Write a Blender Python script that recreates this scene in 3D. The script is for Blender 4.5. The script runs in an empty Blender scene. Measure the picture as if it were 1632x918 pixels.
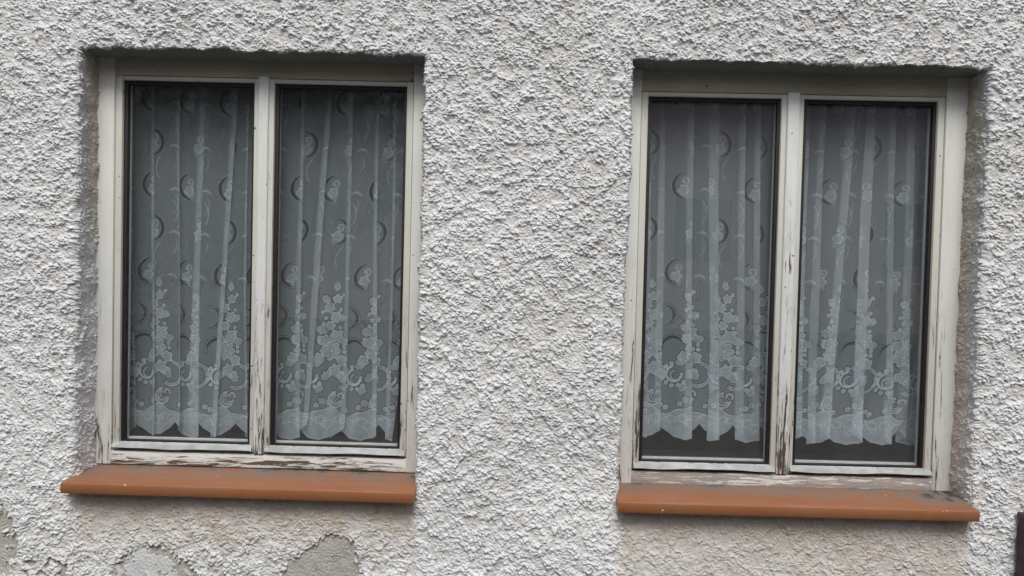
import bpy, bmesh, math, random
import numpy as np
from mathutils import Matrix, Vector
random.seed(7); RNG = np.random.default_rng(11)
scene = bpy.context.scene
COL = scene.collection

# ------------------------------------------------------------------ camera
cam_d = bpy.data.cameras.new('camera'); cam = bpy.data.objects.new('camera', cam_d); COL.objects.link(cam)
R = ((0.99955566, -0.01138605, -0.02754699), (0.01226503, 0.99941412, 0.0319529), (0.02716703, -0.03227657, 0.99910969))
cam.matrix_world = Matrix(((R[0][0], R[0][2], -R[0][1], 1.28431), (R[1][0], R[1][2], -R[1][1], -2.39487),
                           (R[2][0], R[2][2], -R[2][1], 0.61607), (0, 0, 0, 1)))
cam_d.sensor_width = 36; cam_d.lens = 36 * 1250 / 1632; cam_d.clip_start = 0.05; cam_d.clip_end = 500
scene.camera = cam

# ------------------------------------------------------------------ light
ELEV, AZ = math.radians(54), math.radians(2)          # AZ measured from -y towards +x
world = bpy.data.worlds.new('World'); scene.world = world; world.use_nodes = True
wn = world.node_tree.nodes; wl = world.node_tree.links
sky = wn.new('ShaderNodeTexSky'); sky.sky_type = 'NISHITA'; sky.sun_disc = False
sky.sun_elevation = ELEV; sky.sun_rotation = math.pi - AZ; sky.air_density = 1.0; sky.dust_density = 4.0; sky.ozone_density = 1.0
mx = wn.new('ShaderNodeMixRGB'); mx.inputs[0].default_value = 0.52
bw = wn.new('ShaderNodeRGBToBW'); wl.new(sky.outputs[0], bw.inputs[0])
wl.new(sky.outputs[0], mx.inputs[1]); wl.new(bw.outputs[0], mx.inputs[2])
bg = wn['Background']; bg.inputs['Strength'].default_value = 0.10
wl.new(mx.outputs[0], bg.inputs['Color'])
sun_d = bpy.data.lights.new('sun', 'SUN'); sun_d.energy = 1.5; sun_d.angle = math.radians(26); sun_d.color = (0.985, 1.0, 0.965)
sun = bpy.data.objects.new('sun', sun_d); COL.objects.link(sun)
sdir = Vector((math.sin(AZ) * math.cos(ELEV), -math.cos(AZ) * math.cos(ELEV), math.sin(ELEV)))
sun.rotation_euler = sdir.to_track_quat('Z', 'Y').to_euler(); sun.location = (0, -8, 8)
vs = scene.view_settings; vs.view_transform = 'Standard'; vs.look = 'None'; vs.exposure = 0.38; vs.gamma = 1; vs.use_curve_mapping = False
try:
    scene.cycles.transparent_max_bounces = 24
except Exception: pass

# ------------------------------------------------------------------ helpers
def tag(o, label=None, cat=None, group=None, kind=None):
    if label: o['label'] = label
    if cat: o['category'] = cat
    if group: o['group'] = group
    if kind: o['kind'] = kind
    return o
def empty(name, loc, parent=None):
    o = bpy.data.objects.new(name, None); COL.objects.link(o); o.location = loc; o.parent = parent
    o.empty_display_size = 0.05
    return o
def link(name, me, mat, parent=None):
    o = bpy.data.objects.new(name, me); COL.objects.link(o); me.materials.append(mat); o.parent = parent
    return o
class MB:
    def __init__(s): s.bm = bmesh.new()
    def box(s, x0, x1, y0, y1, z0, z1, bev=0.0, seg=2):
        r = bmesh.ops.create_cube(s.bm, size=1)
        for v in r['verts']:
            v.co = Vector(((x0 + x1) / 2 + v.co.x * (x1 - x0), (y0 + y1) / 2 + v.co.y * (y1 - y0), (z0 + z1) / 2 + v.co.z * (z1 - z0)))
        if bev:
            es = {e for v in r['verts'] for e in v.link_edges}
            bmesh.ops.bevel(s.bm, geom=list(es), offset=bev, segments=seg, profile=0.5, affect='EDGES')
        return s
    def prism(s, prof, x0, x1, xl=None, xr=None, n=1, wob=None):
        """profile (y, z) list extruded along x, n slices; wob(x, i) -> (dy, dz)"""
        rings = []
        for k in range(n + 1):
            t = k / n; ring = []
            for i, (y, z) in enumerate(prof):
                a = xl[i] if xl else x0; b = xr[i] if xr else x1
                x = a + (b - a) * t; dy, dz = wob(x, i) if wob else (0, 0)
                ring.append(s.bm.verts.new((x, y + dy, z + dz)))
            rings.append(ring)
        m = len(prof)
        for k in range(n):
            for i in range(m):
                j = (i + 1) % m
                s.bm.faces.new((rings[k][i], rings[k][j], rings[k + 1][j], rings[k + 1][i]))
        s.bm.faces.new(rings[0][::-1]); s.bm.faces.new(rings[-1])
        return s
    def build(s, name, mat, parent=None, smooth=True):
        bmesh.ops.recalc_face_normals(s.bm, faces=s.bm.faces)
        me = bpy.data.meshes.new(name); s.bm.to_mesh(me); s.bm.free()
        if smooth:
            me.polygons.foreach_set('use_smooth', [True] * len(me.polygons))
            try: me.set_sharp_from_angle(angle=math.radians(40))
            except Exception: pass
        return link(name, me, mat, parent)
def grid_mesh(name, P, mat, parent=None, keep=None, attrs=None, flip=False):
    """P: (nz, nx, 3) array"""
    nz, nx = P.shape[:2]
    idx = np.arange(nz * nx, dtype=np.int32).reshape(nz, nx)
    q = np.stack([idx[:-1, :-1], idx[:-1, 1:], idx[1:, 1:], idx[1:, :-1]], -1)
    if flip: q = q[..., ::-1]
    q = q.reshape(-1, 4)
    if keep is not None: q = q[keep.reshape(-1)]
    me = bpy.data.meshes.new(name)
    me.vertices.add(nz * nx); me.vertices.foreach_set('co', P.astype(np.float32).reshape(-1))
    me.loops.add(q.size); me.loops.foreach_set('vertex_index', q.astype(np.int32).reshape(-1))
    me.polygons.add(len(q)); me.polygons.foreach_set('loop_start', np.arange(0, q.size, 4, dtype=np.int32))
    me.polygons.foreach_set('use_smooth', np.ones(len(q), bool))
    for k, a in (attrs or {}).items():
        at = me.attributes.new(k, 'FLOAT', 'POINT'); at.data.foreach_set('value', a.astype(np.float32).reshape(-1))
    me.update(calc_edges=True)
    return link(name, me, mat, parent)
def smooth(a, b, x):
    t = np.clip((x - a) / (b - a), 0, 1); return t * t * (3 - 2 * t)
def bandnoise(shape, dx, lam, bw=0.6, aniso=1.0, seed=0):
    """periodic random field with features of size lam (metres), unit deviation"""
    r = np.random.default_rng(seed)
    F = np.fft.rfft2(r.standard_normal(shape).astype(np.float32))
    fz = np.fft.fftfreq(shape[0], dx)[:, None] * 1.0; fx = np.fft.rfftfreq(shape[1], dx)[None, :] * aniso
    f = np.sqrt(fz ** 2 + fx ** 2) + 1e-9
    F *= np.exp(-(np.log(f * lam) / bw) ** 2)
    o = np.fft.irfft2(F, s=shape); return (o / o.std()).astype(np.float32)
def bilin(T, x, z, dx):
    h, w = T.shape
    fx = (x / dx) % w; fz = (z / dx) % h
    i = fx.astype(np.int32); j = fz.astype(np.int32); a = (fx - i).astype(np.float32); b = (fz - j).astype(np.float32)
    i %= w; j %= h; i1 = (i + 1) % w; j1 = (j + 1) % h
    return (T[j, i] * (1 - a) + T[j, i1] * a) * (1 - b) + (T[j1, i] * (1 - a) + T[j1, i1] * a) * b

# ------------------------------------------------------------------ materials
class NT:
    def __init__(s, name):
        s.m = bpy.data.materials.new(name); s.m.use_nodes = True; s.t = s.m.node_tree; s.n = s.t.nodes; s.l = s.t.links
        s.p = s.n['Principled BSDF']; s.out = s.n['Material Output']
    def node(s, typ, **kw):
        n = s.n.new(typ)
        for k, v in kw.items(): setattr(n, k, v)
        return n
    def put(s, sock, v):
        if isinstance(v, bpy.types.NodeSocket): s.l.new(v, sock)
        elif isinstance(v, tuple) and sock.type == 'RGBA' and len(v) == 3: sock.default_value = (*v, 1)
        else: sock.default_value = v
    def math(s, op, a, b=0.0, c=None, clamp=False):
        n = s.node('ShaderNodeMath', operation=op, use_clamp=clamp); s.put(n.inputs[0], a); s.put(n.inputs[1], b)
        if c is not None: s.put(n.inputs[2], c)
        return n.outputs[0]
    def mix(s, f, a, b, mode='MIX'):
        n = s.node('ShaderNodeMixRGB', blend_type=mode); s.put(n.inputs[0], f); s.put(n.inputs[1], a); s.put(n.inputs[2], b); return n.outputs[0]
    def coords(s, scale, offs=True):
        tc = s.node('ShaderNodeTexCoord'); mp = s.node('ShaderNodeMapping'); s.l.new(tc.outputs['Object'], mp.inputs['Vector'])
        mp.inputs['Scale'].default_value = scale
        if offs:
            oi = s.node('ShaderNodeObjectInfo'); k = s.math('MULTIPLY', oi.outputs['Random'], 37.0)
            cb = s.node('ShaderNodeCombineXYZ'); s.l.new(k, cb.inputs[0]); s.l.new(k, cb.inputs[1]); s.l.new(k, cb.inputs[2])
            s.l.new(cb.outputs[0], mp.inputs['Location'])
        return mp.outputs[0]
    def noise(s, scale=5.0, detail=4.0, vec=None, rough=0.55, dist=0.0):
        n = s.node('ShaderNodeTexNoise'); n.inputs['Scale'].default_value = scale; n.inputs['Detail'].default_value = detail
        n.inputs['Roughness'].default_value = rough; n.inputs['Distortion'].default_value = dist
        if vec: s.l.new(vec, n.inputs['Vector'])
        return n.outputs['Fac']
    def ramp(s, v, a, b, lo=0.0, hi=1.0):
        n = s.node('ShaderNodeMapRange'); s.put(n.inputs['Value'], v); s.put(n.inputs['From Min'], a); s.put(n.inputs['From Max'], b)
        n.inputs['To Min'].default_value = lo; n.inputs['To Max'].default_value = hi; return n.outputs[0]
    def attr(s, name):
        n = s.node('ShaderNodeAttribute', attribute_name=name); return n.outputs['Fac']
    def bump(s, h, strength=0.3, dist=0.002):
        n = s.node('ShaderNodeBump'); n.inputs['Strength'].default_value = strength; n.inputs['Distance'].default_value = dist
        s.put(n.inputs['Height'], h); s.l.new(n.outputs[0], s.p.inputs['Normal']); return n
    def fin(s, col=None, rough=None, spec=None):
        if col is not None: s.put(s.p.inputs['Base Color'], col)
        if rough is not None: s.put(s.p.inputs['Roughness'], rough)
        if spec is not None: s.p.inputs['Specular IOR Level'].default_value = spec
        return s.m

def mat_stucco():
    m = NT('roughcast_plaster')
    v = m.coords((1, 1, 1), False)
    big = m.noise(3.5, 3, v); fine = m.noise(260, 4, v, 0.7); mid = m.noise(45, 4, v, 0.6)
    white = m.mix(m.ramp(big, 0.35, 0.65), (0.68, 0.685, 0.69), (0.75, 0.755, 0.765))
    white = m.mix(m.ramp(mid, 0.45, 0.8, 0, 0.35), white, (0.56, 0.545, 0.52))
    white = m.mix(m.ramp(m.noise(1.7, 5, m.coords((1.4, 1, 0.8), False), 0.6), 0.5, 0.72, 0, 0.45), white, (0.60, 0.585, 0.545))
    tan = m.mix(m.ramp(mid, 0.35, 0.65), (0.46, 0.38, 0.305), (0.58, 0.505, 0.43))
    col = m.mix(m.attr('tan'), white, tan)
    alg = m.math('MULTIPLY', m.attr('algae'), m.ramp(m.noise(14, 4, v), 0.3, 0.65))
    col = m.mix(alg, col, (0.30, 0.31, 0.20))
    bare = m.mix(m.ramp(m.noise(22, 5, v, 0.65), 0.35, 0.65), (0.40, 0.385, 0.34), (0.50, 0.48, 0.44))
    bare = m.mix(m.ramp(m.noise(90, 2, v), 0.68, 0.72), bare, (0.12, 0.11, 0.10))
    bare = m.mix(m.ramp(m.attr('flake'), 0.4, 0.6), bare, (0.60, 0.60, 0.60))
    col = m.mix(m.attr('bare'), col, bare)
    col = m.mix(m.attr('lintel_shade'), col, (0.17, 0.18, 0.17))  # shade under the opening heads, painted into the plaster as dark grey
    m.bump(m.math('ADD', fine, m.math('MULTIPLY', mid, 0.7)), 0.55, 0.0025)
    return m.fin(col, 0.93, 0.2)

def mat_wood(name, paint, wood, axis, zlo, zhi, wlo, whi, crack=0.62, dirt=0.15):
    """painted wood whose paint flakes: the share of bare wood goes from wlo (at height zlo) to whi (zhi)"""
    m = NT(name)
    s1 = (7, 30, 90) if axis == 'x' else (90, 30, 5)
    s2 = (2.2, 6, 18) if axis == 'x' else (20, 8, 2.5)
    v1 = m.coords(s1); v2 = m.coords(s2)
    n1 = m.noise(1.6, 6, v1, 0.62, 0.6); n2 = m.noise(1.2, 5, v2, 0.6, 0.8)
    tc = m.node('ShaderNodeTexCoord'); sp = m.node('ShaderNodeSeparateXYZ'); m.l.new(tc.outputs['Object'], sp.inputs[0])
    w = m.ramp(sp.outputs['Z'], zlo, zhi, wlo, whi)
    n = m.math('ADD', m.math('MULTIPLY', n1, 0.55), m.math('MULTIPLY', n2, 0.45))
    d = m.math('SUBTRACT', n, m.math('SUBTRACT', 1.0, w))
    bare = m.ramp(d, 0.0, 0.008)
    edge = m.math('MULTIPLY', m.ramp(d, -0.012, 0.0), m.math('SUBTRACT', 1.0, bare))
    grain = m.noise(3.0, 5, m.coords((9, 60, 260) if axis == 'x' else (260, 60, 9)), 0.6, 0.3)
    crk = m.math('MULTIPLY', m.ramp(grain, crack, crack + 0.02), m.ramp(d, -0.10, 0.0))
    wcol = m.mix(m.ramp(grain, 0.35, 0.65), wood, tuple(min(1, c * 2.3) for c in wood))
    pcol = m.mix(m.ramp(m.noise(5, 5, m.coords((1, 1, 1))), 0.4, 0.75, 0, dirt * 2), paint, tuple(c * 0.72 for c in paint))
    pcol = m.mix(m.ramp(m.noise(1.2, 4, v1), 0.5, 0.8, 0, dirt), pcol, (0.30, 0.27, 0.22))
    spk = m.ramp(m.noise(60, 1, m.coords((1, 1, 1))), 0.765, 0.78)
    pcol = m.mix(spk, pcol, (0.12, 0.10, 0.08))
    pcol = m.mix(crk, pcol, (0.05, 0.042, 0.035))
    pcol = m.mix(m.math('MULTIPLY', edge, 0.6), pcol, (0.14, 0.12, 0.10))
    col = m.mix(bare, pcol, wcol)
    hgt = m.math('SUBTRACT', m.math('MULTIPLY', grain, 0.25), m.math('ADD', bare, crk))
    m.bump(hgt, 0.6, 0.0012)
    return m.fin(col, m.math('ADD', 0.5, m.math('MULTIPLY', bare, 0.35)), 0.35)

def mat_sill():
    m = NT('terracotta_sill')
    v = m.coords((1, 1, 1)); vs_ = m.coords((0.6, 5, 1))
    col = m.mix(m.ramp(m.noise(6, 4, vs_), 0.35, 0.7), (0.27, 0.103, 0.042), (0.30, 0.128, 0.062))
    col = m.mix(m.ramp(m.noise(28, 5, v, 0.7), 0.5, 0.8, 0, 0.35), col, (0.30, 0.17, 0.11))
    g = m.math('MULTIPLY', m.attr('grime'), m.ramp(m.noise(16, 5, v, 0.65), 0.28, 0.6))
    col = m.mix(m.ramp(g, 0.0, 0.75), col, (0.17, 0.145, 0.13)); col = m.mix(m.ramp(g, 0.72, 1.0), col, (0.045, 0.038, 0.034))
    spk = m.ramp(m.noise(75, 1, v), 0.79, 0.80); col = m.mix(spk, col, (0.7, 0.68, 0.62))
    spd = m.ramp(m.noise(110, 1, m.coords((1.3, 1, 1))), 0.775, 0.79); col = m.mix(spd, col, (0.10, 0.06, 0.04))
    m.bump(m.noise(120, 4, v, 0.6), 0.12, 0.001)
    return m.fin(col, m.math('ADD', 0.42, m.math('MULTIPLY', g, 0.4)), 0.4)

def mat_plain(name, a, b, rough=0.6, scale=12, spec=0.4, bump=0.0):
    m = NT(name); v = m.coords((1, 1, 1)); n = m.noise(scale, 5, v, 0.6)
    if bump: m.bump(n, bump, 0.003)
    return m.fin(m.mix(m.ramp(n, 0.35, 0.65), a, b), rough, spec)

def mat_glass():
    m = NT('window_glass'); m.n.remove(m.p)
    tr = m.node('ShaderNodeBsdfTransparent'); tr.inputs[0].default_value = (0.975, 0.98, 0.985, 1)
    gl = m.node('ShaderNodeBsdfGlossy'); gl.inputs['Roughness'].default_value = 0.012; gl.inputs['Color'].default_value = (1, 1, 1, 1)
    ge = m.node('ShaderNodeNewGeometry'); dp = m.node('ShaderNodeVectorMath', operation='DOT_PRODUCT')
    m.l.new(ge.outputs['Incoming'], dp.inputs[0]); m.l.new(ge.outputs['Normal'], dp.inputs[1])
    cs = m.math('ABSOLUTE', dp.outputs['Value'])
    fr = m.math('MULTIPLY_ADD', m.math('POWER', m.math('SUBTRACT', 1.0, cs, clamp=True), 5.0), 0.94, 0.06)   # Schlick
    bp = m.node('ShaderNodeBump'); bp.inputs['Strength'].default_value = 0.05; bp.inputs['Distance'].default_value = 0.01
    m.l.new(m.noise(2.2, 2, m.coords((1, 1, 1))), bp.inputs['Height']); m.l.new(bp.outputs[0], gl.inputs['Normal'])
    df = m.node('ShaderNodeBsdfDiffuse'); df.inputs['Color'].default_value = (0.5, 0.5, 0.48, 1)
    m1 = m.node('ShaderNodeMixShader'); m.l.new(fr, m1.inputs[0]); m.l.new(tr.outputs[0], m1.inputs[1]); m.l.new(gl.outputs[0], m1.inputs[2])
    m2 = m.node('ShaderNodeMixShader'); m.l.new(m.ramp(m.noise(9, 6, m.coords((1, 1, 0.5)), 0.7), 0.3, 0.8, 0.006, 0.03), m2.inputs[0])
    m.l.new(m1.outputs[0], m2.inputs[1]); m.l.new(df.outputs[0], m2.inputs[2]); m.l.new(m2.outputs[0], m.out.inputs[0])
    return m.m

def mat_lace():
    m = NT('lace_net'); m.n.remove(m.p)
    tr = m.node('ShaderNodeBsdfTransparent')
    df = m.node('ShaderNodeBsdfDiffuse'); df.inputs['Color'].default_value = (0.85, 0.945, 0.975, 1)
    tl = m.node('ShaderNodeBsdfTranslucent'); tl.inputs['Color'].default_value = (0.71, 0.77, 0.81, 1)
    m1 = m.node('ShaderNodeMixShader'); m1.inputs[0].default_value = 0.15
    m.l.new(df.outputs[0], m1.inputs[1]); m.l.new(tl.outputs[0], m1.inputs[2])
    m2 = m.node('ShaderNodeMixShader')
    a = m.attr('thread'); m.l.new(a, m2.inputs[0]); m.l.new(tr.outputs[0], m2.inputs[1]); m.l.new(m1.outputs[0], m2.inputs[2])
    m.l.new(m2.outputs[0], m.out.inputs[0]); return m.m

CREAM = (0.63, 0.62, 0.56); PALE = (0.60, 0.60, 0.575)
M = dict(
    stucco=mat_stucco(), sill=mat_sill(), glass=mat_glass(), lace=mat_lace(),
    jamb=mat_wood('painted_wood_upright', (0.735, 0.735, 0.70), (0.07, 0.058, 0.048), 'z', 0.0, 0.7, 0.42, 0.31, 0.565),
    sash=mat_wood('painted_wood_sash', CREAM, (0.065, 0.052, 0.043), 'z', 0.0, 0.8, 0.435, 0.33, 0.57),
    mull=mat_wood('painted_wood_mullion', (0.73, 0.735, 0.715), (0.065, 0.052, 0.043), 'z', -0.03, 0.75, 0.505, 0.36, 0.56),
    head=mat_wood('painted_wood_head_shaded', (0.46, 0.445, 0.34), (0.10, 0.08, 0.055), 'x', 1.1, 1.3, 0.30, 0.28, 0.70, 0.3),  # overhead shade and a greenish algae stain both put into this paint colour
    railL=mat_wood('flaking_painted_rail', (0.76, 0.755, 0.73), (0.085, 0.058, 0.04), 'x', -0.07, -0.02, 0.485, 0.43, 0.56),
    railR=mat_wood('weathered_bare_rail', (0.74, 0.72, 0.67), (0.23, 0.20, 0.185), 'x', -0.07, -0.02, 0.505, 0.52, 0.58),
    bead=mat_plain('glazing_bead_paint', (0.50, 0.50, 0.48), (0.58, 0.58, 0.56), 0.6, 30),
    gasket=mat_plain('black_seal', (0.012, 0.011, 0.011), (0.022, 0.018, 0.017), 0.6, 40),
    drip=mat_plain('pale_weather_bar', (0.31, 0.325, 0.325), (0.43, 0.445, 0.445), 0.4, 25),
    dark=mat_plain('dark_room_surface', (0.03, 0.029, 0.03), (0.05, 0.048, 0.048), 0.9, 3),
    board=mat_plain('room_side_board', (0.03, 0.03, 0.034), (0.05, 0.05, 0.055), 0.6, 8),
    maroon=mat_plain('maroon_paint', (0.030, 0.008, 0.013), (0.045, 0.012, 0.018), 0.45, 20),
    maroon2=mat_plain('maroon_paint_top', (0.075, 0.018, 0.022), (0.09, 0.022, 0.026), 0.5, 20),
    ground=mat_plain('paving', (0.045, 0.045, 0.046), (0.075, 0.074, 0.072), 0.9, 6, 0.3, 0.3),
    facade=mat_plain('pinkish_render', (0.66, 0.52, 0.53), (0.72, 0.58, 0.59), 0.9, 2),
    roof=mat_plain('brown_tiles', (0.14, 0.07, 0.05), (0.22, 0.11, 0.08), 0.8, 8),
    leaf=mat_plain('hedge_leaf', (0.035, 0.06, 0.02), (0.07, 0.11, 0.04), 0.6, 5),
    bark=mat_plain('bark', (0.06, 0.045, 0.03), (0.10, 0.08, 0.055), 0.9, 30),
)

# ------------------------------------------------------------------ windows: measured geometry
YF = 0.10                                             # depth of the frame face behind the wall face
WIN = [dict(x0=0.0, z0=0.0, w=0.422, g=0.0637, h=1.165, roll=-0.0013, xl=-0.087, xr=0.980, zt=1.241, zb=-0.098),
       dict(x0=1.677, z0=-0.0156, w=0.420, g=0.0709, h=1.170, roll=-0.0052, xl=1.597, xr=2.680, zt=1.243, zb=-0.103)]

# ------------------------------------------------------------------ the roughcast wall
def axis(lo, hi, base, edges, pad_lo, pad_hi):
    """sample positions: fine inside [lo, hi], very fine where the surface turns into an opening, coarse far away"""
    xs = [np.arange(lo, hi, base)]
    for e, sgn in edges:
        a, b = (e - 0.004, e + 0.016) if sgn > 0 else (e - 0.016, e + 0.004)
        xs.append(np.arange(a, b, 0.0002))
    x = np.unique(np.round(np.concatenate(xs), 5)); out = [x[0]]
    for v in x[1:]:
        if v - out[-1] > 0.00018: out.append(v)
    lo_p = lo - np.cumsum(np.linspace(0.003, 0.03, 60)); lo_p = lo_p[lo_p > pad_lo][::-1]
    hi_p = hi + np.cumsum(np.linspace(0.003, 0.03, 60)); hi_p = hi_p[hi_p < pad_hi]
    return np.concatenate([lo_p, np.array(out), hi_p])

def stucco_height():
    dx = 0.00125; sh = (1600, 2720)                   # 2.0 x 3.4 m, repeats beyond
    H = np.zeros(sh, np.float32)
    dens = bandnoise(sh, dx, 0.10, 0.7, 0.8, 3)
    n = 480000
    cx = RNG.integers(0, sh[1], n); cz = RNG.integers(0, sh[0], n)
    rad = (0.0017 + 0.0034 * RNG.random(n) ** 2.4) / dx
    ang = RNG.normal(-0.35, 0.5, n); asp = 1.1 + 1.3 * RNG.random(n)
    ht = (0.0014 + 0.0040 * RNG.random(n) ** 1.8); tilt = RNG.normal(0.35, 0.35, n); tx = RNG.normal(0, 0.3, n)
    order = np.arange(n)
    PADN = 16
    Hp = np.zeros((sh[0] + 2 * PADN, sh[1] + 2 * PADN), np.float32)
    K = 13; yy, xx = np.mgrid[-K:K + 1, -K:K + 1].astype(np.float32)
    for k in order:
        r = rad[k] * asp[k]; R_ = min(K, int(r) + 1)
        X = xx[K - R_:K + R_ + 1, K - R_:K + R_ + 1]; Z = yy[K - R_:K + R_ + 1, K - R_:K + R_ + 1]
        c, s = math.cos(ang[k]), math.sin(ang[k])
        u = (X * c + Z * s) / r; v = (Z * c - X * s) / rad[k]
        q = 1 - (u * u + v * v)
        h = ht[k] * (0.55 + 0.45 * q - tilt[k] * v - tx[k] * u)
        h[q < 0] = 0
        j = cz[k] + PADN; i = cx[k] + PADN
        S = Hp[j - R_:j + R_ + 1, i - R_:i + R_ + 1]
        if k % 3 == 0: S[...] = np.where(q > 0, np.maximum(S * 0.7 + h * 0.9, h), S)
        else: np.maximum(S, h, out=S)
    H = Hp[PADN:-PADN, PADN:-PADN]
    n1 = bandnoise(sh, dx, 0.011, 0.5, 0.85, 21); n2 = bandnoise(sh, dx, 0.030, 0.5, 0.8, 22); n3 = bandnoise(sh, dx, 0.0055, 0.5, 0.9, 23)
    H = H + 0.0004 * n1 + 0.0003 * n2 + 0.0005 * n3
    # clumps: some areas thrown on thick, some thin with the coat below showing
    thick = smooth(-1.3, 0.9, dens + 0.35 * n2)
    H = H * (0.54 + 0.54 * thick) + 0.0027 * thick
    return H, dx, dens
HT, HDX, HDENS = stucco_height()
def inpoly(X, Z, poly):
    ins = np.zeros(X.shape, bool); n = len(poly)
    for i in range(n):
        (x1, z1), (x2, z2) = poly[i], poly[(i + 1) % n]
        if z1 == z2: continue
        ins ^= ((z1 > Z) != (z2 > Z)) & (X < (x2 - x1) * (Z - z1) / (z2 - z1) + x1)
    return ins
def build_wall():
    ex = []; ez = []
    for w in WIN: ex += [(w['xl'], 1), (w['xr'], -1)]; ez += [(w['zt'], -1)]
    xs = axis(-0.36, 2.90, 0.0016, ex, -1.4, 4.0); zs = axis(-0.44, 1.50, 0.0016, ez, -1.05, 2.6)
    X, Z = np.meshgrid(xs, zs)
    wob = bandnoise((512, 512), 0.01, 0.12, 0.7, 1, 5); wob2 = bandnoise((1024, 1024), 0.004, 0.02, 0.6, 1, 6)
    d = np.full(X.shape, -1.0); side = np.zeros(X.shape); top = np.zeros(X.shape); cut = np.zeros(X.shape, bool)
    PR = np.array([-0.006, -0.003, 0, 0.0035, 0.008, 0.012]); PY = np.array([0, 0.0006, 0.004, 0.030, 0.085, 0.135])
    for w in WIN:
        wx = 0.0016 * bilin(wob, Z * 0.7, X * 0 + w['xl'], 0.01)
        wz = 0.0016 * bilin(wob, X, X * 0 + 1.7, 0.01) + 0.0007 * bilin(wob2, X, X * 0 + 2, 0.004)
        dl = X - (w['xl'] + wx); dr = (w['xr'] + wx) - X; dt = (w['zt'] + wz) - Z; db = Z - w['zb']
        rc = 0.010                                            # rounded corners
        m = np.minimum(dl, dr)
        sd = np.minimum(m, dt)
        cr = (m < rc) & (dt < rc); sd = np.where(cr, rc - np.sqrt((rc - m) ** 2 + (rc - dt) ** 2), sd)
        sd = np.where(db < 0, np.minimum(sd, db), np.minimum(sd, db + 0.004))
        d = np.maximum(d, sd)
        inside = sd > -0.012
        top = np.where(inside & (dt < m), 1.0, top); side = np.where(inside & (dt >= m), 1.0, side)
    Y = np.interp(d, PR, PY).astype(np.float64)
    Y = np.where((X < 0.2) | (X > 2.6), np.interp(d, [-0.009, -0.005, -0.001, 0.002, 0.006, 0.012], [0, 0.0015, 0.006, 0.022, 0.07, 0.135]), Y)
    Yt = np.interp(d, [-0.001, 0.0, 0.002, 0.012], [0, 0.002, 0.03, 0.135])
    Y = np.where(top > 0, Yt, Y)
    gz, gx = np.gradient(Y, zs, xs)
    nn = np.sqrt(gx ** 2 + 1 + gz ** 2); NX, NY, NZ = gx / nn, -1 / nn, gz / nn
    ax, ay, az = np.abs(NX) ** 3, np.abs(NY) ** 3, np.abs(NZ) ** 3; t = ax + ay + az
    # large-scale warp hides any repeat
    slow = bandnoise((512, 512), 0.01, 0.6, 0.4, 1, 9)
    w1 = 0.004 * bilin(slow, X + 3, Z + 1, 0.01); w2 = 0.004 * bilin(slow, Z, X, 0.01)
    hy = bilin(HT, X + w1 + 0.5, Z + w2 + 0.6, HDX); hx = bilin(HT, Y + 0.3 + np.round(X), Z + 0.17, HDX); hz = bilin(HT, X + 0.9, Y + 0.3, HDX)
    h = (hy * ay + hx * ax + hz * az) / t
    dens = bilin(HDENS, X + w1 + 0.5, Z + w2 + 0.6, HDX)
    vis = bilin(wob, X * 0.5 + 1.1, Z * 0.5 + 0.4, 0.01)
    # amplitude: smoother under the sills and inside the reveals
    amp = np.ones(X.shape); tan = np.zeros(X.shape); alg = np.zeros(X.shape); lint_shade = np.zeros(X.shape)
    soft = 0.02 * bilin(wob, X, Z, 0.01)
    for w, zlo, stren in ((WIN[0], -0.31, 1.0), (WIN[1], -0.46, 0.85)):
        e = 0.006 * bilin(wob2, X, Z, 0.004)
        mx_ = smooth(0.0, 0.02, X - w['xl'] - 0.004 + e) * smooth(0.0, 0.03, w['xr'] + 0.01 - X + e)
        mz = smooth(0, 0.12, Z - zlo + soft) * smooth(0.02, -0.005, Z - w['zb'] + 0.0)
        mk = mx_ * mz
        amp *= 1 - 0.42 * mk
        fade = smooth(zlo - 0.05, w['zb'], Z + soft)
        tan = np.maximum(tan, mx_ * smooth(0.02, -0.005, Z - w['zb']) * fade ** 0.8 * stren * (0.93 + 0.10 * vis))
        if w is WIN[1]: alg = np.maximum(alg, 0.8 * mk * smooth(0.10, 0.0, np.abs(X - 2.60)) * smooth(-0.25, -0.12, Z))
    deep = smooth(0.004, 0.05, Y)
    amp *= 1 - deep * np.where(top > 0, 0.85, np.where(X < 0.3, 0.05 + 0.35 * smooth(0.5, 1.0, Z), 0.30))
    amp *= 1 - 0.30 * smooth(-0.0065, 0.0, d) * (top > 0)
    rag = bilin(wob2, Y * 3, Z, 0.004) * 0.15
    lowleft = np.where((X < 0.3), smooth(0.45, 0.95, Z) * 0.9 + 0.1, 1.0)
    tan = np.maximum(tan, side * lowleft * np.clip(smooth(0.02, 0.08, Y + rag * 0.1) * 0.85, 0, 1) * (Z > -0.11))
    lint_shade = top * smooth(0.003, 0.012, Y) * 0.9  # mask of the painted-in shade on the undersides
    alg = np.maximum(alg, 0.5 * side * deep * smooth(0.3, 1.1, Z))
    # thin spots of the coat show the tan layer below
    thin = smooth(0.0024, 0.0008, h) * smooth(0.2, -1.4, dens)
    tan = np.maximum(tan, 0.6 * thin * (1 - deep))
    thin2 = smooth(0.9, 1.6, bilin(wob, X * 0.8 + 0.3, Z * 1.4 + 2.2, 0.01)) * smooth(0.0046, 0.0022, h)
    tan = np.maximum(tan, 0.45 * thin2 * (1 - deep))
    # bare patches where the roughcast has come off
    bare = np.zeros(X.shape); flake = np.zeros(X.shape)
    A = [(-0.60, -0.10), (-0.315, -0.165), (-0.29, -0.20), (-0.268, -0.235), (-0.256, -0.286), (-0.251, -0.35), (-0.262, -0.37), (-0.29, -0.40), (-0.60, -0.52)]
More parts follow.
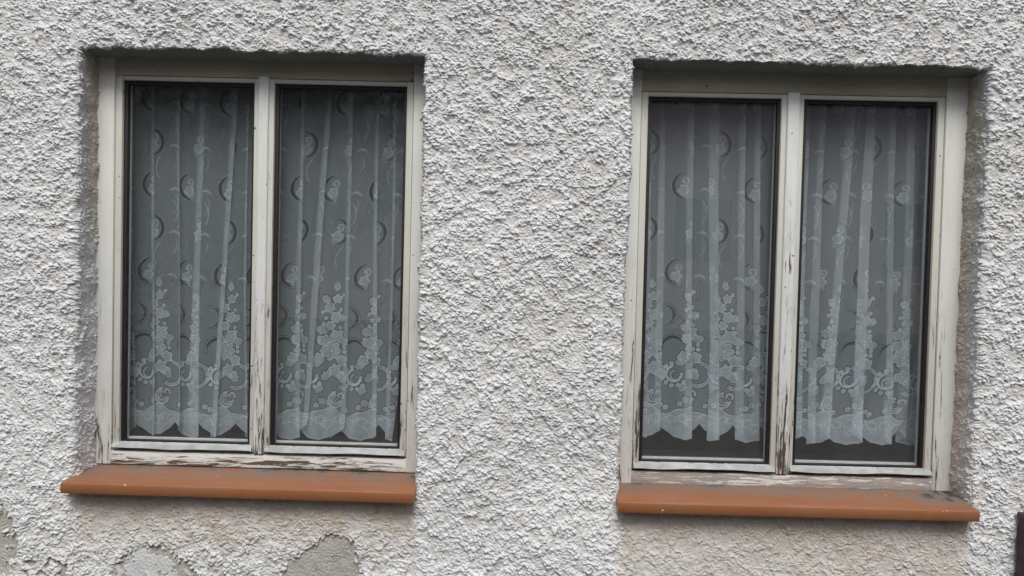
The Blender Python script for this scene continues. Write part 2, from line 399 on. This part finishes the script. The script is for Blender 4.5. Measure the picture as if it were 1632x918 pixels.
    B = [(0.03, -0.365), (0.06, -0.335), (0.10, -0.31), (0.147, -0.29), (0.206, -0.292), (0.255, -0.329), (0.299, -0.358), (0.32, -0.42), (0.30, -0.60), (0.05, -0.60)]
    C = [(0.555, -0.40), (0.575, -0.345), (0.597, -0.319), (0.655, -0.281), (0.700, -0.246), (0.715, -0.236), (0.752, -0.239), (0.788, -0.254), (0.796, -0.29), (0.812, -0.35), (0.83, -0.41), (0.84, -0.65), (0.60, -0.65)]
    jx = X + 0.006 * bilin(wob2, X, Z, 0.004) + 0.003 * bilin(wob, X * 2, Z * 2, 0.01); jz = Z + 0.006 * bilin(wob2, Z, X, 0.004)
    for k, P_ in enumerate((A, B, C)): bare = np.where(inpoly(jx, jz, P_), 1.0, bare)
    crumbs = bilin(HT, X * 0.6 + 0.8, Z * 0.6 + 0.2, HDX)             # islands of roughcast still clinging to the patches
    bare = np.where((crumbs > 0.0068) & (X < 0.5) & (bilin(wob, X * 1.7, Z * 1.7, 0.01) > 0.2), 0.0, bare)
    flake = ((inpoly(jx, jz, [(0.07, -0.33), (0.12, -0.30), (0.19, -0.325), (0.235, -0.345), (0.225, -0.39), (0.18, -0.375), (0.16, -0.42), (0.09, -0.43)])) |
             ((X < 0.35) & (X > -0.30) & (Z < -0.34) & (bilin(wob2, X * 0.5, Z * 0.5, 0.004) > 0.4) & (bare > 0) & (X > 0))).astype(float)
    smallp = (X > -0.25) & (X < -0.08) & (Z < -0.335) & (bilin(wob, X * 2.2, Z * 2.2, 0.01) > 0.55)
    bare = np.where(smallp, 1.0, bare)
    rel = bilin(wob, X * 1.3, Z * 1.3, 0.01)
    crackline = np.abs(Z + 0.335 - 0.05 * np.sin((X - 0.70) * 9) - 0.008 * bilin(wob2, X, Z, 0.004)) < 0.0018
    hb = -0.0025 + 0.0006 * rel + 0.0005 * bilin(wob2, X * 1.5, Z * 1.5, 0.004) + 0.002 * flake - 0.003 * (crackline & (X > 0.70) & (X < 0.83))
    hh = h * amp
    curl = np.clip(bilin(wob2, X * .3, Z * .3, 0.004), -1, 1)
    hh = np.where(bare > 0, hb, hh)
    big = 0.003 * bilin(slow, X + 0.2, Z, 0.01) * (1 - deep)
    hh = hh + big
    P = np.stack([X + NX * hh, Y + NY * hh, Z + NZ * hh - 0.0 * hh], -1)
    # roughcast droops a little: pull the high points down
    P[..., 2] -= 0.35 * np.maximum(hh - 0.003, 0) * (1 - deep) * (1 - bare)
    dc = (d[:-1, :-1] + d[1:, 1:]) / 2; keep = dc < 0.0125
    o = grid_mesh('plaster_wall', P, M['stucco'], None, keep, dict(tan=np.clip(tan, 0, 1), bare=bare, flake=flake, algae=np.clip(alg, 0, 1), lintel_shade=lint_shade))
    return tag(o, 'white roughcast plastered house wall with peeled grey patches round both windows', 'wall')
build_wall()

# ------------------------------------------------------------------ room behind, ground, surroundings
def room():
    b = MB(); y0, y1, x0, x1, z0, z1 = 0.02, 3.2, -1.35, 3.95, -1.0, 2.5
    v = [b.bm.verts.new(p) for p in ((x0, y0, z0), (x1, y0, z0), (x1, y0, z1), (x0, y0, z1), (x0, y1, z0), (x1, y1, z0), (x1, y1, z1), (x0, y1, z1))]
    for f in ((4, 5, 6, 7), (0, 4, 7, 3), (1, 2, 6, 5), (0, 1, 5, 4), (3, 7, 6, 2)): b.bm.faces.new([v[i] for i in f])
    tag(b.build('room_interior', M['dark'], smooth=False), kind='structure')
room()
g = MB(); g.box(-120, 120, -120, 0.02, -1.3, -1.05)
tag(g.build('street_pavement', M['ground'], smooth=False), kind='structure')

def opposite_house():
    t = empty('opposite_house', (7, -11, -1.05))
    tag(t, 'pinkish rendered house with brown roof on the far side of the street', 'house')
    # walls with window openings kept as separate glazed parts
    b = MB(); b.box(-16.3, 8, -6, 0, 0, 5.2); b.build('wall', M['facade'], t, False)
    b = MB(); b.prism([(0.35, 5.0), (-3, 7.4), (-6.35, 5.0), (-6.35, 4.86), (-3, 7.24), (0.35, 4.86)], -16.7, 8.4); b.build('roof', M['roof'], t, False)
    b = MB(); b.box(-16.3, 8, 0.002, 0.06, 0, 0.6); b.build('plinth', M['dark'], t, False)
    for x in (-5.0, -2.6, 1.0, 4.2):
        b = MB(); b.box(x - .55, x + .55, 0.003, 0.05, 1.7, 2.95, 0.01); f = b.build('window', M['bead'], t)
        b = MB(); b.box(x - .48, x - .03, 0.045, 0.056, 1.78, 2.87); b.box(x + .03, x + .48, 0.045, 0.056, 1.78, 2.87); b.build('pane', M['board'], f)
opposite_house()

def hedge():
    t = empty('leafy_tree', (-3.4, -10.0, -1.05)); tag(t, 'dense green leafy tree on the far side of the street', 'tree')
    b = MB(); bmesh.ops.create_cone(b.bm, cap_ends=True, segments=12, radius1=0.22, radius2=0.12, depth=3.0, matrix=Matrix.Translation((0, 0, 1.5)))
    b.build('trunk', M['bark'], t)
    n = 26000; r = np.random.default_rng(4)
    c = r.normal(0, 1, (n, 3)); c /= np.linalg.norm(c, axis=1)[:, None]; c *= (r.random(n) ** 0.4)[:, None]
    lobe = r.normal(0, 0.75, (9, 3)); k = r.integers(0, 9, n)
    c = c * np.array([2.3, 1.2, 1.7]) * 0.85 + lobe[k] * np.array([1.9, .5, 1.0]) + np.array([0, 0, 2.9])
    c[:, 2] = np.maximum(c[:, 2], 0.25)
    a = r.normal(0, 1, (n, 3)); a /= np.linalg.norm(a, axis=1)[:, None]; q = np.cross(a, r.normal(0, 1, (n, 3))); q /= np.linalg.norm(q, axis=1)[:, None]
    s = 0.12; V = np.stack([c - a * s, c + q * s * .5, c + a * s, c - q * s * .5], 1).reshape(-1, 3)
    me = bpy.data.meshes.new('crown'); me.from_pydata(V.tolist(), [], np.arange(n * 4).reshape(-1, 4).tolist()); link('crown', me, M['leaf'], t)
hedge()

# ------------------------------------------------------------------ windows
def frame_ring(b, x0, x1, z0, z1, wl, wt, wb, y0, y1, bev):
    """four mitre-free bars: stiles between the rails"""
    b.box(x0, x0 + wl, y0, y1, z0, z1, bev); b.box(x1 - wl, x1, y0, y1, z0, z1, bev)
    if wt: b.box(x0 + wl - 0.0005, x1 - wl + 0.0005, y0 + 0.0007, y1, z1 - wt, z1 - 0.0004, bev)
    if wb: b.box(x0 + wl - 0.0005, x1 - wl + 0.0005, y0 + 0.0007, y1, z0 + 0.0004, z0 + wb, bev)

def make_window(i, W, label):
    t = empty('window', (W['x0'], 0, W['z0'])); t.rotation_euler = (0, -W['roll'] * -1, 0)
    tag(t, label, 'window', 'double-casement windows in the roughcast wall')
    w, g_, h = W['w'], W['g'], W['h']; xe = 2 * w + g_; L = -0.100; RR = xe + 0.100
    sL, sR, sT, sB = -0.0225, xe + 0.0225, h + 0.0175, -0.0195      # outer edge of the casements
    # fixed frame
    MB().box(L, sL, YF, YF + 0.07, -0.068, h + 0.105, 0.0025).build('jamb', M['jamb'], t)
    MB().box(sR, RR, YF, YF + 0.07, -0.068, h + 0.105, 0.0025).build('jamb', M['jamb'], t)
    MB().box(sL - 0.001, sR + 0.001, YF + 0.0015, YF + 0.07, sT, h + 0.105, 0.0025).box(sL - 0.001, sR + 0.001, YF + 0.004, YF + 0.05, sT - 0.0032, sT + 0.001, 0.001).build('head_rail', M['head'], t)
    MB().box(sL - 0.001, sR + 0.001, YF + 0.001, YF + 0.07, -0.068, sB - 0.006, 0.003).build('bottom_rail', M['railL' if i == 0 else 'railR'], t)
    cx = w + g_ / 2; mw = 0.0165 if i == 0 else 0.0190
    m = MB(); m.box(cx - mw, cx + mw, YF - 0.004, YF + 0.03, sB - 0.004, sT + 0.001, 0.0045, 3); m.build('mullion', M['mull'], t)
    for k in (0, 1):
        p0 = 0 if k == 0 else w + g_; p1 = p0 + w
        o0 = sL + 0.0015 if k == 0 else cx + mw - 0.003; o1 = cx - mw + 0.003 if k == 0 else sR - 0.0015
        c = MB(); wl0 = p0 - o0; wl1 = o1 - p1; y0, y1 = YF + 0.006, YF + 0.045
        c.box(o0, p0, y0, y1, sB, sT - 0.004, 0.003); c.box(p1, o1, y0, y1, sB, sT - 0.004, 0.003)
        c.box(p0 - 0.0005, p1 + 0.0005, y0 + 0.0008, y1, h, sT - 0.0044, 0.003)
        c.box(p0 - 0.0005, p1 + 0.0005, y0 + 0.006, y1, sB + 0.001, 0.003, 0.002)
        cs = c.build('casement', M['sash'], t)
        gk = MB(); gw = 0.012; ya, yb = YF + 0.018, YF + 0.036
        gk.box(p0 - 0.0004, p0 + gw, ya, yb, 0.0032, h + 0.0005, 0.001); gk.box(p1 - gw + 0.003, p1 + 0.0004, ya, yb, 0.0032, h + 0.0005, 0.001)
        gk.box(p0 + gw - 0.0005, p1 - gw + 0.0035, ya + 0.0006, yb, h - gw, h + 0.0003, 0.001)
        gk.box(p0 + gw - 0.0005, p1 - gw + 0.0035, ya + 0.0008, yb, 0.0028, 0.0085, 0.001)
        gk.build('seal', M['gasket'], cs)
        bd = MB(); e = 0.0085; frame_ring(bd, p0 - 0.006, p1 + 0.006, -0.014, h + 0.006, 0.006 + e, 0.006 + e - 0.002, 0.014 + 0.0125, YF + 0.042, YF + 0.058, 0.002)
        bd.build('glazing_bead', M['bead'], cs)
        MB().box(p0 + 0.001, p1 - 0.001, YF + 0.0365, YF + 0.0405, 0.001, h - 0.001).build('glass_pane', M['glass'], cs, False)
        MB().box(p0 + 0.001, p1 - 0.001, YF + 0.0500, YF + 0.0535, 0.002, h - 0.001).build('glass_pane', M['glass'], cs, False)
        # weather bar at the foot of the casement, slightly wavy
        ph = random.random() * 6
        wob = lambda x, j: ((0.0, (0.0018 * math.sin(x * 17 + ph) + 0.0009 * math.sin(x * 41 + ph * 2)) if j in (2, 3) else 0.0))
        bar = MB(); bar.prism([(YF + 0.012, 0.0030), (YF - 0.004, -0.001), (YF - 0.009, -0.0115), (YF - 0.006, -0.0130), (YF + 0.012, -0.0115)], p0 - 0.018 if k == 0 else p0 - 0.011, p1 + 0.011 if k == 0 else p1 + 0.018, n=60, wob=wob)
        bar.build('weather_bar', M['drip'], cs)
    # terracotta sill: sloping top, rounded nose, drip face
    s0, s1 = (-0.094, 0.979) if i == 0 else (1.5945 - W['x0'], 2.6745 - W['x0'])
    b0, b1 = (s0 + 0.007, s1 + 0.002) if i == 0 else (s0, s1 - 0.006)
    prof = [(0.118, -0.0695), (-0.046, -0.0865), (-0.0520, -0.0875), (-0.0550, -0.0892), (-0.0562, -0.0925), (-0.0550, -0.117), (-0.0530, -0.1202), (-0.030, -0.1205), (-0.028, -0.112), (0.118, -0.100)]
    oz = 0.0 if i == 0 else 0.009
    prof = [(y, z + oz) for y, z in prof]
    xl = [b0 if y > 0.1 else s0 for y, z in prof]; xr = [b1 if y > 0.1 else s1 for y, z in prof]
    s = MB(); s.prism(prof, s0, s1, xl, xr, n=1)
    bmesh.ops.subdivide_edges(s.bm, edges=[e for e in s.bm.edges if abs(e.verts[0].co.x - e.verts[1].co.x) > 0.5], cuts=60)
    bmesh.ops.subdivide_edges(s.bm, edges=[e for e in s.bm.edges if abs(e.verts[0].co.y - e.verts[1].co.y) > 0.1], cuts=16)
    so = s.build('sill', M['sill'], t)
    co = np.empty(len(so.data.vertices) * 3, np.float32); so.data.vertices.foreach_get('co', co); co = co.reshape(-1, 3)
    back = np.clip((co[:, 1] + 0.01) / 0.10, 0, 1) * 0.85
    if i == 0: cor = np.clip(1.3 - np.hypot((co[:, 0] - s0 - 0.02) / 0.13, (co[:, 1] - 0.10) / 0.10), 0, 1) + np.clip(1.2 - np.hypot((co[:, 0] - s1 + 0.01) / 0.13, (co[:, 1] - 0.09) / 0.07), 0, 1)
    else: cor = np.clip(1.45 - np.hypot((co[:, 0] - s1) / 0.17, (co[:, 1] - 0.09) / 0.11), 0, 1) * 1.3 + np.clip(1.1 - np.hypot((co[:, 0] - s0) / 0.08, (co[:, 1] - 0.09) / 0.07), 0, 1)
    at = so.data.attributes.new('grime', 'FLOAT', 'POINT'); at.data.foreach_set('value', np.clip(np.maximum(back, cor), 0, 1).astype(np.float32))
    # room-side board seen below the net
    MB().box(L + 0.01, RR - 0.01, YF + 0.0702, YF + 0.30, -0.045, -0.022, 0.003).build('inner_sill', M['board'], t)
    return t
make_window(0, WIN[0], 'left old window with flaking white paint and cracked bottom rail over an orange sill')
make_window(1, WIN[1], 'right old window whose bottom rail has weathered to bare brown wood')

# ------------------------------------------------------------------ lace curtains
def lace_tile():
    res = 0.001; P = 0.19; nu = int(P / res); nv = 1400
    V, U = np.mgrid[0:nv, 0:nu].astype(np.float32) * res
    D = np.zeros(U.shape, np.float32)                  # extra thread
    def du(u0): return (U - u0 + P / 2) % P - P / 2
    def loc(u0, v0, a=0, s=1):
        x, y = du(u0), V - v0; c, q = math.cos(a), math.sin(a); return (x * c + y * q) / s, (-x * q + y * c) / s
    def add(m, val): D[...] = np.where(m > 0.5, np.maximum(D, val), D)
    def sub(m, val): D[...] = np.where(m > 0.5, val, D)
    def disc(u0, v0, r, val=0.8): x, y = loc(u0, v0); add((x * x + y * y < r * r).astype(float), val)
    def arc(u0, v0, r, a0, a1, th, val=0.8, taper=True, spiral=0.0):
        n = max(6, int(abs(a1 - a0) * r / 0.0016))
        for k in range(n + 1):
            t = k / n; a = a0 + (a1 - a0) * t; rr = r * (1 - spiral * t)
            w = th * (math.sin(math.pi * min(max(t, 0.06), 0.94)) if taper else 1) / 2 + 0.0006
            disc(u0 + rr * math.cos(a), v0 + rr * math.sin(a), w, val)
    def flower(u0, v0, r, n=6, a=0.0, val=0.8):
        x, y = loc(u0, v0, a); rr = np.sqrt(x * x + y * y); th = np.arctan2(y, x)
        pr = r * (0.68 + 0.32 * np.abs(np.cos(th * n / 2)))
        m = (rr < pr).astype(float); rim = (np.abs(rr - pr * 0.93) < 0.0016).astype(float); vein = (np.abs(np.sin(th * n / 2)) < 0.14) & (rr < pr * 0.8) & (rr > r * 0.3)
        add(m, val * 0.6); add(rim, min(1.0, val * 1.4)); D[...] = np.where(vein, val * 0.28, D)
        sub(((rr < r * 0.26) & (rr > r * 0.16)).astype(float), val * 0.25); add((rr < r * 0.15).astype(float), val * 1.1)
    def leaf(u0, v0, a, L, w, val=0.75):
        x, y = loc(u0, v0, a); t = x / L; prof = w * np.sin(np.pi * np.clip(t, 0, 1)) * (1 + 0.18 * np.sin(t * 19))
        m = (t > 0) & (t < 1) & (np.abs(y) < prof); add(m.astype(float), val * 0.55)
        add((m & (np.abs(np.abs(y) - prof) < 0.0015)).astype(float), val * 1.1)
        D[...] = np.where(m & (np.abs(y) < 0.0009), val * 0.3, D)
    def dots(u0, v0, r, a0, a1, n, s=0.0021, val=0.8):
        for k in range(n):
            a = a0 + (a1 - a0) * k / (n - 1); disc(u0 + r * math.cos(a), v0 + r * math.sin(a), s, val)
    def crescent(u0, v0, r, a, th=0.012):
        x, y = loc(u0, v0, a); r1 = np.sqrt(x * x + y * y); r2 = np.sqrt((x + th) ** 2 + y * y * 1.02)
        m = (r1 < r) & (r2 > r * 1.0) & (x > -0.2 * r)
        rim = (np.abs(r1 - r) < 0.0013) & (x > -0.1 * r)
        sub(m.astype(float), -0.20); add(rim.astype(float), 0.28)
    pi = math.pi
    # upper field: rows of crescents, sprigs and dotted tendrils
    for k in range(7):
        v0 = 0.555 + 0.143 * k; sg = 1 if k % 2 else -1; uo = 0.060 + 0.012 * sg
        crescent(uo, v0, 0.046, 0.12 if sg > 0 else pi + 0.12, 0.012)
        uf = uo + 0.006 * sg
        flower(uf, v0 - 0.014, 0.018, 5, 0.4 * k, 0.62); leaf(uf, v0 - 0.02, -pi / 2 - sg * 0.5, 0.028, 0.008, 0.5); leaf(uf, v0 - 0.012, -0.4 if sg > 0 else pi + 0.4, 0.024, 0.007, 0.5)
        arc(uf + 0.004, v0 + 0.016, 0.0125, -pi / 2, pi * 1.4, 0.0036, 0.6, False, 0.45); disc(uf + 0.003, v0 + 0.014, 0.004, 0.6)
        dots(0.125 - 0.020 * sg, v0 + 0.055, 0.058, (-0.55 if sg > 0 else pi - 0.75), (0.75 if sg > 0 else pi + 0.55), 16, 0.0019, 0.66)
        arc(0.150, v0 - 0.030, 0.024, 0.3, 2.4, 0.007, 0.5, True, 0.2); arc(0.120, v0 - 0.055, 0.045, -0.9, 0.6, 0.0024, 0.42, True)
    D[V > 0.52] *= 1.0
    # flower columns of the border
    u = 0.11
    for (du_, v0, r, n) in ((0.006, 0.475, 0.014, 5), (-0.010, 0.445, 0.016, 6), (0.008, 0.415, 0.017, 5), (-0.004, 0.385, 0.014, 6), (0.012, 0.350, 0.020, 6), (-0.016, 0.335, 0.018, 5),
                            (0.002, 0.300, 0.030, 7), (0.030, 0.270, 0.018, 5), (-0.028, 0.275, 0.017, 5), (0.012, 0.235, 0.020, 6)):
        flower(u + du_ * 1.35, v0, r * 1.15, n, v0 * 30, 0.78)
    for (du_, v0, a, L, w) in ((-0.01, 0.46, 2.4, 0.032, 0.010), (0.01, 0.40, 0.6, 0.034, 0.011), (-0.01, 0.36, 2.7, 0.038, 0.012), (0.02, 0.33, 0.2, 0.034, 0.012), (-0.02, 0.26, 3.3, 0.034, 0.011),
                                (0.0, 0.235, -2.2, 0.036, 0.012), (0.02, 0.235, -0.9, 0.040, 0.014), (-0.02, 0.19, -2.0, 0.03, 0.012), (0.0, 0.50, 1.6, 0.03, 0.009)):
        leaf(u + du_ * 1.3, v0, a, L * 1.2, w * 1.15, 0.74)
    arc(u + 0.002, 0.515, 0.010, -pi / 2, pi * 1.4, 0.0034, 0.6, False, 0.4)
    for du_, v0 in ((-0.040, 0.345), (-0.043, 0.332), (0.045, 0.315), (0.047, 0.30), (-0.034, 0.43), (-0.026, 0.465), (0.026, 0.49), (0.040, 0.41), (0.030, 0.215), (0.044, 0.23), (-0.022, 0.41), (0.024, 0.44), (-0.028, 0.39), (0.028, 0.38), (0.034, 0.365), (-0.03, 0.30)): flower(u + du_, v0, 0.0055, 4, 0.5, 0.7)
    # scroll with dots, ring of small blossoms
    cu, cv = 0.048, 0.215
    arc(cu, cv, 0.028, 1.9, 2 * pi + 0.2, 0.006, 0.9, False, 0.25); arc(cu + .003, cv - 0.004, 0.017, 2.0, 2 * pi - 0.2, 0.0035, 0.7, False, 0.2)
    dots(cu + 0.004, cv + 0.004, 0.009, 1.2, 4.6, 6, 0.0016, 0.75)
    for a in np.linspace(1.9, 5.6, 8): flower(cu + 0.038 * math.cos(a), cv + 0.038 * math.sin(a), 0.0065, 4, 0.4, 0.72)
    crescent(0.035, 0.310, 0.036, 1.9, 0.012); crescent(0.010, 0.412, 0.036, 0.1, 0.012)
    dots(0.052, 0.385, 0.020, 0.4, 2.7, 8, 0.0016, 0.5)
    # large dotted arc
    arc(0.165, 0.215, 0.042, -2.2, 1.5, 0.0028, 0.75, False); arc(0.165, 0.215, 0.034, -2.2, 1.5, 0.0026, 0.65, False); dots(0.165, 0.215, 0.038, -2.1, 1.4, 24, 0.0016, 0.85)
    # scroll above the hem
    arc(0.135, 0.135, 0.027, pi * 0.55, pi * 2.0, 0.0055, 0.75, False, 0.15); arc(0.137, 0.137, 0.019, pi * 0.6, pi * 1.9, 0.004, 0.65, False, 0.2); arc(0.139, 0.139, 0.012, pi * 0.6, pi * 1.9, 0.003, 0.6, False, 0.2)
    arc(0.152, 0.150, 0.012, -0.4, pi * 1.1, 0.005, 0.72, False, 0.3); leaf(0.10, 0.12, 2.3, 0.03, 0.011, 0.6); leaf(0.105, 0.115, 1.0, 0.03, 0.010, 0.6)
    for a_, b_ in ((0.012, 0.112), (0.03, 0.103), (0.072, 0.118)): flower(a_, b_, 0.008, 5, 0.2, 0.65)
    # hem: band of leaves under a wavy cord
    top = 0.094 + 0.014 * np.cos(2 * pi * (U - 0.115) / P) + 0.004 * np.cos(6 * pi * U / P)
    band = (V < top).astype(float); add(band, 0.40); add((np.abs(V - top) < 0.0022).astype(float), 0.75)
    for k, (a_, b_) in enumerate(((0.018, 0.062), (0.052, 0.060), (0.088, 0.068), (0.115, 0.052), (0.148, 0.066), (0.175, 0.056))):
        flower(a_, b_, 0.0165, 5, 0.7 * k, 0.66); leaf(a_, b_ - 0.012, -0.9 + 0.5 * (k % 3), 0.022, 0.008, 0.7)
    M0 = D > 0.05; G = M0.copy()                          # open holes round the worked motifs
    for a_, b_ in ((1, 0), (2, 0), (3, 0), (-1, 0), (-2, 0), (0, 1), (0, 2), (0, -1), (0, -2), (0, -3), (2, 2), (-2, -2), (2, -2), (-2, 2)): G |= np.roll(M0, (a_, b_), (0, 1))
    D[...] = np.where(G & ~M0 & (V < 0.53) & (D > -0.05), -0.13, D)
    return D, res, P
LACE, LRES, LP = lace_tile()
def scallop(u):
    p = (u / LP) % 1.0                                    # one scallop per repeat, its edge slightly lobed
    a = np.sin(np.pi * p)
    return 0.056 * (1 - a ** 0.8) + 0.0035 * np.abs(np.cos(np.pi * p * 5)) * np.minimum(1, a * 3)
def make_curtain(folds, x0, x1, zhem, phase, label, seed):
    """folds: (x at the top, x at the foot, overlap); the net doubles back on itself at each"""
    du = 0.0018; zs = np.concatenate([np.arange(0, 0.62, 0.0018), np.arange(0.62, 1.34, 0.0022)])
    tot = sum(2 * f[2] for f in folds); u = np.arange(0, x1 - x0 + tot * 1.25, du)
    U, V = np.meshgrid(u, zs)
    t = (V / 1.2); X = x0 + U.copy(); Y = np.zeros_like(U)
    acc = np.zeros_like(V); r = np.random.default_rng(seed)
    for ft, fb, w in folds:
        wk = 1.4 * w * (1.22 - 0.35 * t) * (1 + 0.12 * np.sin(V * 5 + r.random() * 6))
        xk = fb + (ft - fb) * (V - 0.06) / 0.98 + 0.003 * np.sin(V * 4 + r.random() * 6)
        uk = xk - x0 + acc
        s = (U - uk) / wk
        X -= 2 * wk * np.clip(s, 0, 1)
        A = 0.007 + 0.004 * r.random()
        Y += A * np.interp(s, [-1.6, -0.6, 0, 1, 1.6, 2.6], [0, -0.5, -1, 1, 0.5, 0])
        acc = acc + 2 * wk
    Y += 0.006 * np.sin(U * 31 + 1.3 * np.sin(V * 2.2)) + 0.004 * np.sin(U * 67 + V * 1.5)
    Yb = 0.215 + Y * (0.55 + 0.65 * np.clip(1 - t, 0, 1))
    lift = scallop(U + phase) * np.clip(1 - V / 0.09, 0, 1)
    Zp = zhem + V + lift + 0.004 * np.sin(U * 3.1 + seed)
    L = bilin(LACE, U + phase + 0.004 * np.sin(V * 11 + seed) + 0.004 * np.sin(V * 4.3 + U * 5), V + 0.004 * np.sin(U * 7.7 + seed), LRES)
    L = np.where(L > 0, L * (0.86 + 0.14 * np.clip(bilin(bandnoise((512, 512), 0.004, 0.05, 0.6, 1, seed + 4), U, V, 0.004), -1.5, 1)), L)
    n1 = bandnoise((1024, 1024), 0.002, 0.006, 0.5, 1, seed); weave = bilin(n1, U, V, 0.002)
    a = 0.33 + 0.008 * weave
    a = np.where(L >= 0, a + (1 - a) * L * 0.98, a * (1 + L * 3.6))
    edge = V < 0.006; a = np.where(edge, np.maximum(a, 0.62), a)
    a = np.clip(a, 0.02, 0.97)
    o = grid_mesh('lace_curtain', np.stack([X, Yb, Zp], -1), M['lace'], None, None, dict(thread=a), False)
    return tag(o, label, 'curtain', 'lace net curtains behind the windows')
FL = [(-0.017, 0.009, 0.0120), (0.056, 0.064, 0.011), (0.144, 0.153, 0.0115), (0.22, 0.213, 0.021), (0.323, 0.281, 0.017), (0.371, 0.378, 0.010), (0.435, 0.44, 0.010), (0.476, 0.484, 0.012),
      (0.551, 0.556, 0.014), (0.641, 0.535 + 0.05, 0.017), (0.716, 0.708, 0.013), (0.804, 0.81, 0.012), (0.856, 0.863, 0.010)]
FR = [(1.70, 1.715, 0.010), (1.745, 1.764, 0.014), (1.84, 1.864, 0.013), (1.926, 1.952, 0.022), (2.013, 2.036, 0.014), (2.06, 2.086, 0.012), (2.14, 2.15, 0.011), (2.219, 2.227, 0.012),
      (2.273, 2.273, 0.014), (2.363, 2.325, 0.017), (2.437, 2.427, 0.022), (2.503, 2.527, 0.012), (2.562, 2.579, 0.015), (2.61, 2.62, 0.013)]
make_curtain(FL, -0.14, 1.02, 0.001, 0.02, 'white floral lace curtain hanging lower, close to the sill of the left window', 3)
make_curtain(FR, 1.56, 2.86, 0.040, 0.11, 'white floral lace curtain ending higher above the sill of the right window', 8)

# ------------------------------------------------------------------ maroon post at the lower right
def post():
    t = empty('gate_post', (2.815, 0, -1.05)); tag(t, 'dark maroon painted upright post against the wall at the lower right', 'post')
    MB().box(0.0, 0.10, -0.075, -0.012, 0, 0.936, 0.004).box(0.022, 0.078, -0.083, -0.074, 0.0, 0.915, 0.003).build('post_body', M['maroon'], t)
    MB().box(-0.003, 0.103, -0.079, -0.011, 0.9363, 0.951, 0.003).build('post_cap', M['maroon2'], t)
post()
